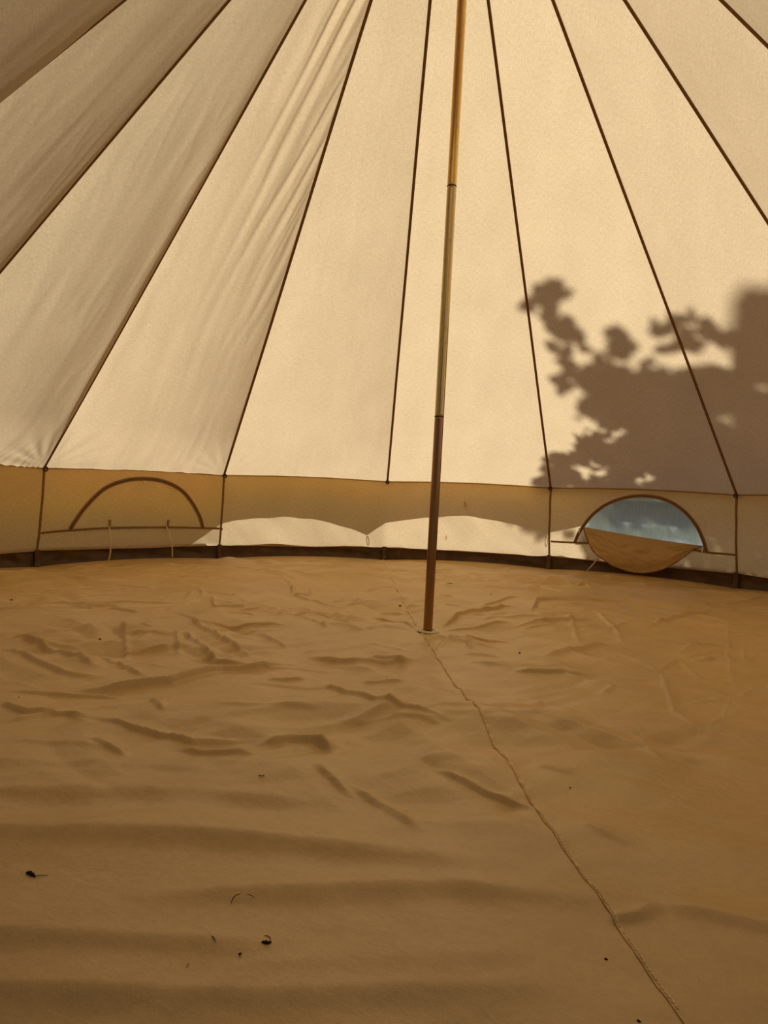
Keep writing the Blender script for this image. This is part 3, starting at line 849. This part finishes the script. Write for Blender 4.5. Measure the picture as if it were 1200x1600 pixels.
na, nr = 1200, 400
az = np.linspace(0, 2*math.pi, na, endpoint=False); rr = np.linspace(0, 1, nr)**0.85
rim, _ = floor_rim(az)
RR = rr[:, None]*rim[None, :]; X = RR*np.sin(az); Y = RR*np.cos(az)
Z = floor_z(X, Y)
V = np.stack([X, Y, Z], -1)[1:].reshape(-1, 3)
F = grid_faces(na, nr-1, True)[:, ::-1]
V = np.vstack([V, [[0, 0, float(Z[0, 0])]]]); ci = len(V)-1
F = [tuple(f) for f in F]+[(ci, (i+1) % na, i) for i in range(na)]
floor = mesh('floor', V, F, M['floor'])
tag(floor, 'wrinkled tan groundsheet covering the whole tent floor', 'groundsheet', kind='structure')

def fz(x, y): return float(floor_z(np.array([float(x)]), np.array([float(y)]))[0])

# stitched seam thread: a row of short pale stitches along the welt
sp = [np.array(p) for p in smooth_poly(SEAM_XY, 500)]
side0 = None; acc = 0
V, F = [], []
ptsz = floor_z(np.array([p[0] for p in sp]), np.array([p[1] for p in sp]))
tape_pts = [np.array([p[0], p[1], zz+0.0012]) for p, zz in zip(sp, ptsz)]
for i in range(5): tape_pts = [tape_pts[0]]+[np.array([b[0], b[1], (a[2]+b[2]+c[2])/3]) for a, b, c in zip(tape_pts[:-2], tape_pts[1:-1], tape_pts[2:])]+[tape_pts[-1]]
sides = []
for i in range(500):
    d = tape_pts[min(i+1, 499)]-tape_pts[max(i-1, 0)]; d[2] = 0; d /= np.linalg.norm(d); sides.append(np.array([-d[1], d[0], 0]))
wv, wf = strip([p+sd*0.0012*float(noise(np.array(i*.11), np.array(3.3))) for i, (p, sd) in enumerate(zip(tape_pts, sides))], np.array(sides), np.array([0, 0, 1.0]), 0.0065, 0.0006)
mesh('seam_welt', wv, wf, M['welt'], floor)
for i in range(0, 496, 3):
    if random.random() < 0.2: continue
    a, b = tape_pts[i]+np.array([0, 0, .0006]), tape_pts[i+2]+np.array([0, 0, .0006])
    v, f = strip([a, (a+b)/2+np.array([0, 0, .0008]), b], sides[i], np.array([0, 0, 1.0]), random.uniform(.0016, .0028), 0.0008)
    o = len(V); V += v; F += [tuple(q+o for q in ff) for ff in f]
st = mesh('seam_stitching', V, F, M['thread'], floor); st['kind'] = 'stuff'

# pole foot ring on the sheet
V, F = [], []
prof = [(0.021, 0.001), (0.0215, 0.0045), (0.027, 0.0055), (0.036, 0.004), (0.040, 0.000)]
for i in range(40):
    a = 2*math.pi*i/40; q = 1+0.06*math.sin(3*a+1)
    for r_, z_ in prof: V.append((math.cos(a)*r_*q, math.sin(a)*r_*q, z_+0.002+0.0015*math.sin(2*a)))
F = [(i*5+j, ((i+1) % 40)*5+j, ((i+1) % 40)*5+j+1, i*5+j+1) for i in range(40) for j in range(4)]
mesh('foot_ring', V, F, M['eyelet'], floor)

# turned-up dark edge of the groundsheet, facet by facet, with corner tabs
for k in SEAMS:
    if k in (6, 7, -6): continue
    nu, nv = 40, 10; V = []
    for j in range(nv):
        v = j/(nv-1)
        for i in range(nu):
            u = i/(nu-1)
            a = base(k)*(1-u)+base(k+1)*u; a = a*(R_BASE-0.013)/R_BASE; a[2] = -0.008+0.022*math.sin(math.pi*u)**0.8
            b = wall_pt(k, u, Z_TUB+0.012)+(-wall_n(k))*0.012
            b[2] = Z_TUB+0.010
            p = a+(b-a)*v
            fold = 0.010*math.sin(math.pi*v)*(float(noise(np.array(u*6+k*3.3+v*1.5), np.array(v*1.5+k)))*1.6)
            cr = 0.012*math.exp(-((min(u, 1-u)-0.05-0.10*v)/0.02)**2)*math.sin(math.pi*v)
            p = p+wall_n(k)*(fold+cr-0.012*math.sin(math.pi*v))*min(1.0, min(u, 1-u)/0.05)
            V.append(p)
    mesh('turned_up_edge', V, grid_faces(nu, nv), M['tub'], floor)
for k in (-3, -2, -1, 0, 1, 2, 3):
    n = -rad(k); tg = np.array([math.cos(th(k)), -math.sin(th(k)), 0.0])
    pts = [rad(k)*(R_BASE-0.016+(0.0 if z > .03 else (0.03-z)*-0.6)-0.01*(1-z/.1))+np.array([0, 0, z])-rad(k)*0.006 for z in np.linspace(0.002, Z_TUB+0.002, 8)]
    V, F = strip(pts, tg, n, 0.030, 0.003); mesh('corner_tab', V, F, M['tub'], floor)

# ------------------------------------------------------------------ centre pole
PTOP = np.array([0.041, 0.0, 3.09])
pole = empty('tent_pole', (0, 0, 0.0)); tag(pole, 'slim three-section zinc-coated steel centre pole standing on the groundsheet', 'pole')
def pole_section(z0, z1, mat, swage=True):
    prof = [(0.0150, z0), (0.0165, z0+0.002), (0.0168, z0+0.01), (0.0168, z1-0.012), (0.0165, z1-0.003), (0.0150, z1)]
    zs = np.linspace(z0+0.01, z1-0.012, 12)
    prof = prof[:2]+[(0.0168, z) for z in zs]+prof[4:]
    V = []; n = 32
    for r_, z_ in prof:
        c = PTOP*(z_/PTOP[2]); c[2] = z_
        for i in range(n):
            a = 2*math.pi*i/n; V.append(c+np.array([math.cos(a)*r_, math.sin(a)*r_, 0]))
    F = [tuple(f) for f in grid_faces(n, len(prof), True)]+[tuple(range(n))[::-1], tuple(range((len(prof)-1)*n, len(prof)*n))]
    return mesh('pole_section', V, F, mat, pole)
J1, J2 = 0.787, 1.611
pole_section(0.0, J1, M['pole_low']); pole_section(J1, J2, M['pole_mid']); pole_section(J2, PTOP[2], M['pole_top'])
for zj in (J1, J2):
    c = PTOP*(zj/PTOP[2]); V = []; n = 32
    for r_, dz in ((0.0160, -0.003), (0.0172, -0.002), (0.0172, 0.002), (0.0160, 0.003)):
        for i in range(n):
            a = 2*math.pi*i/n; V.append(c+np.array([math.cos(a)*r_, math.sin(a)*r_, dz]))
    mesh('pole_joint', V, [tuple(f) for f in grid_faces(n, 4, True)], M['pole_joint'], pole)

# ------------------------------------------------------------------ bits of dirt on the groundsheet
def floor_hit(px, py):
    p = pix_floor(px, py)
    p = pix_floor(px, py, fz(p[0], p[1]))
    return p
def crumb(px, py, size_px, label):
    p = floor_hit(px, py); dist = np.linalg.norm(p-CO); s = max(size_px*dist/FPX/2, 0.002)
    V = []; n = 8; rings = [(-.6, .55), (-.1, 1.0), (.4, .8), (.75, .35)]
    for h, r_ in rings:
        for i in range(n):
            a = 2*math.pi*i/n; j = 1+random.uniform(-.25, .25)
            V.append(np.array([math.cos(a)*r_*s*j*1.15, math.sin(a)*r_*s*j*.85, h*s*.7]))
    V = np.array(V); V[:, 2] -= V[:, 2].min()
    F = [tuple(f) for f in grid_faces(n, 4, True)]+[tuple(range(n))[::-1], tuple(range(3*n, 4*n))]
    o = mesh('dirt_crumb', V, F, M['debris']); o.location = (p[0], p[1], p[2]-0.0004)
    o.rotation_euler[2] = random.uniform(0, 6)
    tag(o, label, 'dirt', 'dirt crumbs on the groundsheet')
def blade(pxs, wid_px, name, label, cat, mat, group=None, body=None, lift=0.0015):
    P = [floor_hit(*p) for p in smooth_poly(pxs, 12)]; c = P[0].copy()
    dist = np.linalg.norm(c-CO); r0 = wid_px*dist/FPX/2*0.62
    pts = []; rads = []
    for i, p in enumerate(P):
        t = i/11; pts.append(p-c+np.array([0, 0, r0*0.7+lift*math.sin(math.pi*t)])); rads.append(r0*(0.35+0.65*math.sin(math.pi*min(1, t*0.8+0.15))))
    V, F = tube(pts, rads, 6)
    e = empty(name, tuple(c)) if body else None
    if body:
        o = mesh('stalk', np.array(V), F, mat); o.parent = e
        bp = [floor_hit(*q) for q in smooth_poly(body[0], 9)]
        br = [0.78*body[1]*np.linalg.norm(bp[0]-CO)/FPX/2*(0.25+0.75*math.sin(math.pi*(0.1+0.8*i/8)))*(1+0.25*math.sin(i*2.3)) for i in range(9)]
        V, F = tube([q-c+np.array([0, 0, b_*0.9]) for q, b_ in zip(bp, br)], br, 8)
        o2 = mesh('curled_blade', np.array(V), F, M['debris']); o2.parent = e
        return tag(e, label, cat, group)
    o = mesh(name, np.array(V), F, mat); o.location = tuple(c)
    return tag(o, label, cat, group)
blade([(54, 1369), (62, 1370), (75, 1368)], 1.6, 'dead_leaf', 'dark curled dead leaf with thin stalk near left edge of groundsheet', 'leaf', M['blade'],
      body=([(41, 1365), (46, 1366), (50, 1368), (55, 1371)], 6.0))
blade([(423, 1472), (422, 1467), (417, 1464), (410, 1463)], 1.8, 'dead_leaf', 'dark curled dead leaf with hooped stalk in the left foreground', 'leaf', M['blade'],
      body=([(409, 1473), (414, 1474), (419, 1475), (424, 1473)], 5.5))
blade([(361, 1412), (364, 1406), (369, 1401), (376, 1397)], 2.6, 'grass_stem', 'brown bent grass stem, longest bit lying on the left foreground groundsheet', 'grass stem', M['blade'], 'dry grass bits')
blade([(386, 1398), (392, 1401), (398, 1404)], 1.6, 'grass_stem', 'faint short straw bit just right of the longest grass stem', 'grass stem', M['blade'], 'dry grass bits')
blade([(326, 1463), (331, 1465), (335, 1469), (337, 1473)], 2.2, 'grass_stem', 'small curved grass bit left of the hooped dead leaf', 'grass stem', M['blade'], 'dry grass bits')
blade([(404, 1212), (410, 1214), (413, 1211)], 2.2, 'grass_stem', 'tiny dark grass bit behind the foreground waves, left of centre', 'grass stem', M['blade'], 'dry grass bits')
blade([(291, 1512), (294, 1509), (295, 1506)], 1.8, 'grass_stem', 'short upright grass speck lowest at left foreground', 'grass stem', M['blade'], 'dry grass bits')
blade([(698, 911), (703, 912), (707, 912)], 1.8, 'grass_stem', 'flat dark grass flake on the groundsheet behind the pole', 'grass stem', M['blade'], 'dry grass bits')
for px, py, s, lab in ((18, 938, 3.6, 'dark dirt crumb by the left edge near the turned-up groundsheet edge'),
        (156, 999, 3.6, 'round dark dirt crumb at left, midway between wall and long crease'),
        (300, 994, 3.0, 'dark dirt crumb below the shut window, right of its twin'),
        (625, 947, 4.0, 'black dirt crumb just left of the pole foot'),
        (812, 1021, 4.0, 'black dirt crumb right of the pole foot'),
        (604, 1058, 2.6, 'small dirt crumb in front of the pole foot, left of the seam'),
        (891, 1231, 3.0, 'lone dirt crumb right of the floor seam, mid foreground'),
        (947, 1499, 3.4, 'dirt crumb in the right foreground left of the floor seam'),
        (375, 1491, 3.2, 'dirt crumb below the hooped dead leaf'),
        (998, 1596, 5.0, 'dark dirt crumb at the bottom edge left of the seam'),
        (364, 929, 2.6, 'tiny dirt crumb near the back wall below the shut window'),
        (29, 1090, 2.6, 'tiny dirt crumb at far left in front of the long crease'),
        (767, 929, 2.4, 'tiny dirt crumb behind and right of the pole')):
    crumb(px, py, s, lab)

# ------------------------------------------------------------------ outside: meadow, hedge and the tree that shades the tent
n = 60; g = np.linspace(-1, 1, n); GX, GY = np.meshgrid(g, g)
GX = np.sign(GX)*np.abs(GX)**1.8*70; GY = np.sign(GY)*np.abs(GY)**1.8*70
GZ = -0.035+0.02*noise(GX*.3, GY*.3)*sstep(3, 8, np.hypot(GX, GY))
ground = mesh('ground', np.stack([GX, GY, GZ], -1).reshape(-1, 3), grid_faces(n, n), M['grass'])
tag(ground, 'green meadow outside the tent seen through the clear window', 'meadow', kind='structure')

def roof_hits(pts):
    """pixels -> points on the roof (or, below the roof edge, on the wall); NaN where neither"""
    pts = np.asarray(pts); v = CF+CR*((pts[:, :1]-600)/FPX)+CU*((800-pts[:, 1:])/FPX)
    out = np.full((len(pts), 3), np.nan)
    for k in range(-3, 6):
        A, B = eave(k), eave(k+1); nrm = np.cross(B-A, APEX-A); t = nrm@(A-CO)/(v@nrm)
        P = CO+v*t[:, None]; c = np.linalg.solve(np.array([A-APEX, B-APEX, nrm]).T, (P-APEX).T)
        ok = (t > 0) & (c[0] >= -1e-6) & (c[1] >= -1e-6) & (c[0]+c[1] <= 1+1e-6) & np.isnan(out[:, 0])
        out[ok] = P[ok]
    for k in range(-1, 4):
        n_ = wall_n(k); A, B = seam_at(k, .3), seam_at(k+1, .3); t = n_@(A-CO)/(v@n_); P = CO+v*t[:, None]
        u = ((P-A)@(B-A))/((B-A)@(B-A)); ok = (t > 0) & (u >= 0) & (u <= 1) & (P[:, 2] > 0) & (P[:, 2] < Z_EAVE+.02) & np.isnan(out[:, 0])
        out[ok] = P[ok]
    return out

Zc = lambda X, Y: (780+X/2.857, 380+Y/2.857)
MAIN = [(150,1095),(185,1040),(200,985),(235,955),(300,935),(345,915),(350,880),(395,845),(445,835),(450,800),(400,765),(335,750),(385,700),(362,660),(348,600),(378,560),(420,505),(480,500),(520,540),(580,565),(650,532),(700,548),(780,588),(860,562),(960,552),(1060,568),(1075,500),(1020,430),(1085,395),(1052,335),(1070,270),(1115,228),(1170,205),(1230,212),(1300,160),(1370,230),(1450,120),(1540,150),(1600,40),(1700,70),(1700,1300),(760,1200),(150,1110)]
DARK = [(240,190,45,28),(290,220,42,18),(190,215,28,32),(130,275,40,14),(225,260,38,38),(165,265,45,16),(220,310,28,38),(250,355,42,28),(310,365,36,26),(310,405,46,22),(235,385,32,13),(350,412,32,18),(240,455,28,12),(295,468,22,22),(388,452,22,16),(300,515,22,26),(315,550,28,18),(255,602,28,13),(300,590,36,16),(300,640,42,16),(400,575,46,28),
        (500,385,28,12),(535,400,22,32),(555,440,32,22),(590,455,28,12),(500,462,28,13),(550,482,46,18),(710,380,32,18),(755,395,25,20),(800,338,42,20),(850,312,22,16),(765,360,22,18),(840,420,50,36),(730,467,36,14),(790,455,30,16),(870,450,42,22),(925,370,26,32),(960,410,46,22),(1040,430,56,22)]
LIGHT = [(600,535,34,26),(790,525,58,22),(980,492,76,50),(352,682,30,20),(420,800,44,26),(515,842,60,24),(385,1012,58,34),(482,1022,40,20),(650,1055,46,28),(690,1000,24,12),(1000,788,58,24),(1180,622,38,24)]
WALLDARK = [(832, 822, 20, 14), (806, 812, 14, 8), (846, 838, 12, 10), (872, 818, 10, 9), (890, 838, 9, 7)]
MAINp = [Zc(*p) for p in MAIN]; DARKp = [(*Zc(a, b), c/2.857, d/2.857) for a, b, c, d in DARK]; LIGHTp = [(*Zc(a, b), c/2.857, d/2.857) for a, b, c, d in LIGHT]
WPOLY = [(925, 775), (1500, 790), (1500, 960), (912, 900), (905, 850), (918, 820)]

def leaf_cloud(C, size):
    """centres -> two-triangle leaves at random attitudes"""
    n_ = len(C); unit = lambda q: q/np.linalg.norm(q, axis=1)[:, None]
    a = unit(rng.normal(size=(n_, 3))); b = unit(np.cross(a, rng.normal(size=(n_, 3)))); nn = np.cross(a, b)
    sz = (size*rng.uniform(.7, 1.3, n_))[:, None]
    V = np.stack([C-a*sz, C+b*sz*.55+nn*sz*.12, C+a*sz, C-b*sz*.55+nn*sz*.12], 1).reshape(-1, 3)
    o = np.arange(n_)[:, None]*4
    return V, np.concatenate([o+np.array([0, 1, 2]), o+np.array([0, 2, 3])])

def sample(npts, x0, x1, y0, y1, test):
    xs = rng.uniform(x0, x1, npts); ys = rng.uniform(y0, y1, npts); pts = np.stack([xs, ys], 1)
    return pts[test(pts)]
def ell(pts, E):
    r = np.zeros(len(pts), bool)
    for (a, b, c, d) in E: r |= ((pts[:, 0]-a)/c)**2+((pts[:, 1]-b)/d)**2 < 1
    return r
def rag(pts, a1, a2):
    x, y = pts[:, 0], pts[:, 1]
    return pts+np.stack([a1*noise(x/22, y/22)+a2*noise(x/8, y/8+50), a1*noise(x/22+90, y/22)+a2*noise(x/8+30, y/8+20)], 1)
def test_main(pts):
    q = rag(pts, 16, 17); return poly_in(q, MAINp) & ~ell(q, LIGHTp)
near_c, mid_c, far_c = [], [], []
def scatter(pts, pick):
    P = roof_hits(pts); ok = ~np.isnan(P[:, 0])
    for p, q in zip(pts[ok], P[ok]):
        lst, d0, d1 = pick(p)
        if lst is not None: lst.append(q+SUN*rng.uniform(d0, d1))
def pick_main(p):
    if p[0] > 1205 and rng.random() < 0.6: return None, 0, 0
    if p[0] > 1140 and p[1] < 545: return far_c, 10.5, 12.5
    if p[1] > 660 and p[0] < 1100: return near_c, 4.2, 5.6
    return mid_c, 6.1, 8.0
scatter(sample(64000, 820, 1376, 350, 800, test_main), pick_main)
SMALL = [(a, b, c*.95, d*.95) for a, b, c, d in DARKp]
scatter(sample(34000, 800, 1180, 430, 620, lambda q: ell(rag(q, 9, 11), SMALL)), lambda p: (mid_c, 6.1, 7.0))
scatter(sample(14000, 790, 1500, 775, 960, lambda q: (poly_in(q, WPOLY) & (rng.random(len(q)) < .6)) | ell(rag(q, 6, 6), WALLDARK)), lambda p: (near_c, 4.2, 5.6))

def trunk_tree(name, label, C, size, crown, foot, shift):
    e = empty(name, tuple(foot)); tag(e, label, 'tree', 'trees outside that shade the tent')
    V, F = leaf_cloud(C, size)
    fo = mesh('foliage', V, F, M['leaf'], e, smooth=False); fo['kind'] = 'stuff'
    crown = np.asarray(crown); foot = np.asarray(foot, float)
    pts = [foot+(crown-foot)*t+np.array([.12*math.sin(t*5), .1*math.sin(t*4+1), 0]) for t in np.linspace(0, 1, 10)]
    v, f = tube(pts, [0.17*(1-.75*t) for t in np.linspace(0, 1, 10)], 10); mesh('trunk', v, f, M['bark'], e)
    ok = C[((C-crown)@PERP > -0.9)]
    for i in range(7):
        q = ok[int(rng.integers(len(ok)))]; a = pts[5+i % 4]
        v, f = tube([a+(q-a)*t+np.array([0, 0, .12*math.sin(math.pi*t)]) for t in np.linspace(0, 1, 6)], [.04*(1-.85*t)+.003 for t in np.linspace(0, 1, 6)], 7)
        mesh('branch', v, f, M['bark'], e)
    return e
mid_c, far_c, near_c = np.array(mid_c), np.array(far_c), np.array(near_c)
cm, cf, cn = mid_c.mean(0), far_c.mean(0), near_c.mean(0)
PERP = np.array([math.cos(SUN_AZ), -math.sin(SUN_AZ), 0])
for C, c, size, lab in ((mid_c, cm, 0.030, 'leafy tree outside whose shadow falls on the right roof panels'),
                        (far_c, cf, 0.055, 'taller leafy tree farther out whose blurred shadow touches the right edge'),
                        (near_c, cn, 0.030, 'lower leafy tree close outside shading the wall around the open window')):
    trunk_tree('broadleaf_tree', lab, C, size, c+PERP*0.9, (c[0]+PERP[0]*1.5, c[1]+PERP[1]*1.5, -0.04), 0)

# pale gravel track, added to give the window view its blue-grey tone
gv = []; ga = np.linspace(math.radians(-5), math.radians(85), 60)
for r_ in (3.4, 4.5, 6.0, 8.2):
    for a in ga: gv.append((math.sin(a)*(r_+.2*math.sin(a*5)), math.cos(a)*(r_+.2*math.sin(a*5)), -0.02+0.004*math.sin(a*9+r_)))
gt = mesh('added_gravel_track', gv, grid_faces(60, 4), plain('pale_gravel', (0.42, 0.44, 0.48), 0.95, 0.1, scale=35, var=0.35, bump=0.6))
tag(gt, 'pale grey gravel track added outside for the blue-grey tone in the clear window', 'gravel track', kind='structure')

# hedge on the far side of the meadow
def hedge_bush(c, rx, rz, label):
    nl = 900; V = []; F = []
    for i in range(nl):
        d = rng.normal(size=3); d /= np.linalg.norm(d); d[2] = abs(d[2])
        q = np.array(c)+d*np.array([rx, rx*.7, rz])*rng.uniform(.75, 1.0)
        a = rng.normal(size=3); a /= np.linalg.norm(a); b = np.cross(a, rng.normal(size=3)); b /= np.linalg.norm(b); s = .16; o = len(V)
        V += [q-a*s, q+b*s*.6, q+a*s, q-b*s*.6]; F += [(o, o+1, o+2), (o, o+2, o+3)]
    o_ = len(V)
    for j, (h, r_) in enumerate(((0, .82), (.35, .88), (.7, .62), (.9, .2))):
        for i in range(12):
            a = 2*math.pi*i/12; V.append(np.array(c)+np.array([math.cos(a)*rx*r_*.9, math.sin(a)*rx*.7*r_*.9, rz*h]))
    F += [tuple(q+o_ for q in f) for f in grid_faces(12, 4, True)]+[tuple(o_+36+i for i in range(12))]
    V = np.array(V)-np.array(c); V[:, 2] = np.maximum(V[:, 2], 0)
    ob = mesh('hedge_bush', V, F, M['hedge'], smooth=False); ob.location = c
    tag(ob, label, 'bush', 'hedge bushes beyond the meadow')
for i, lab in enumerate(('leftmost dark green hedge bush beyond the gravel track', 'second dark green hedge bush from the left beyond the track', 'middle hedge bush beyond the gravel track',
        'second hedge bush from the right beyond the track', 'rightmost dark green hedge bush beyond the gravel track')):
    a_ = math.radians(8+13.0*i); D = 19+0.5*(i % 2)
    hedge_bush((math.sin(a_)*D, math.cos(a_)*D, -0.05), 1.95, 2.6+0.3*math.sin(i*1.3), lab)
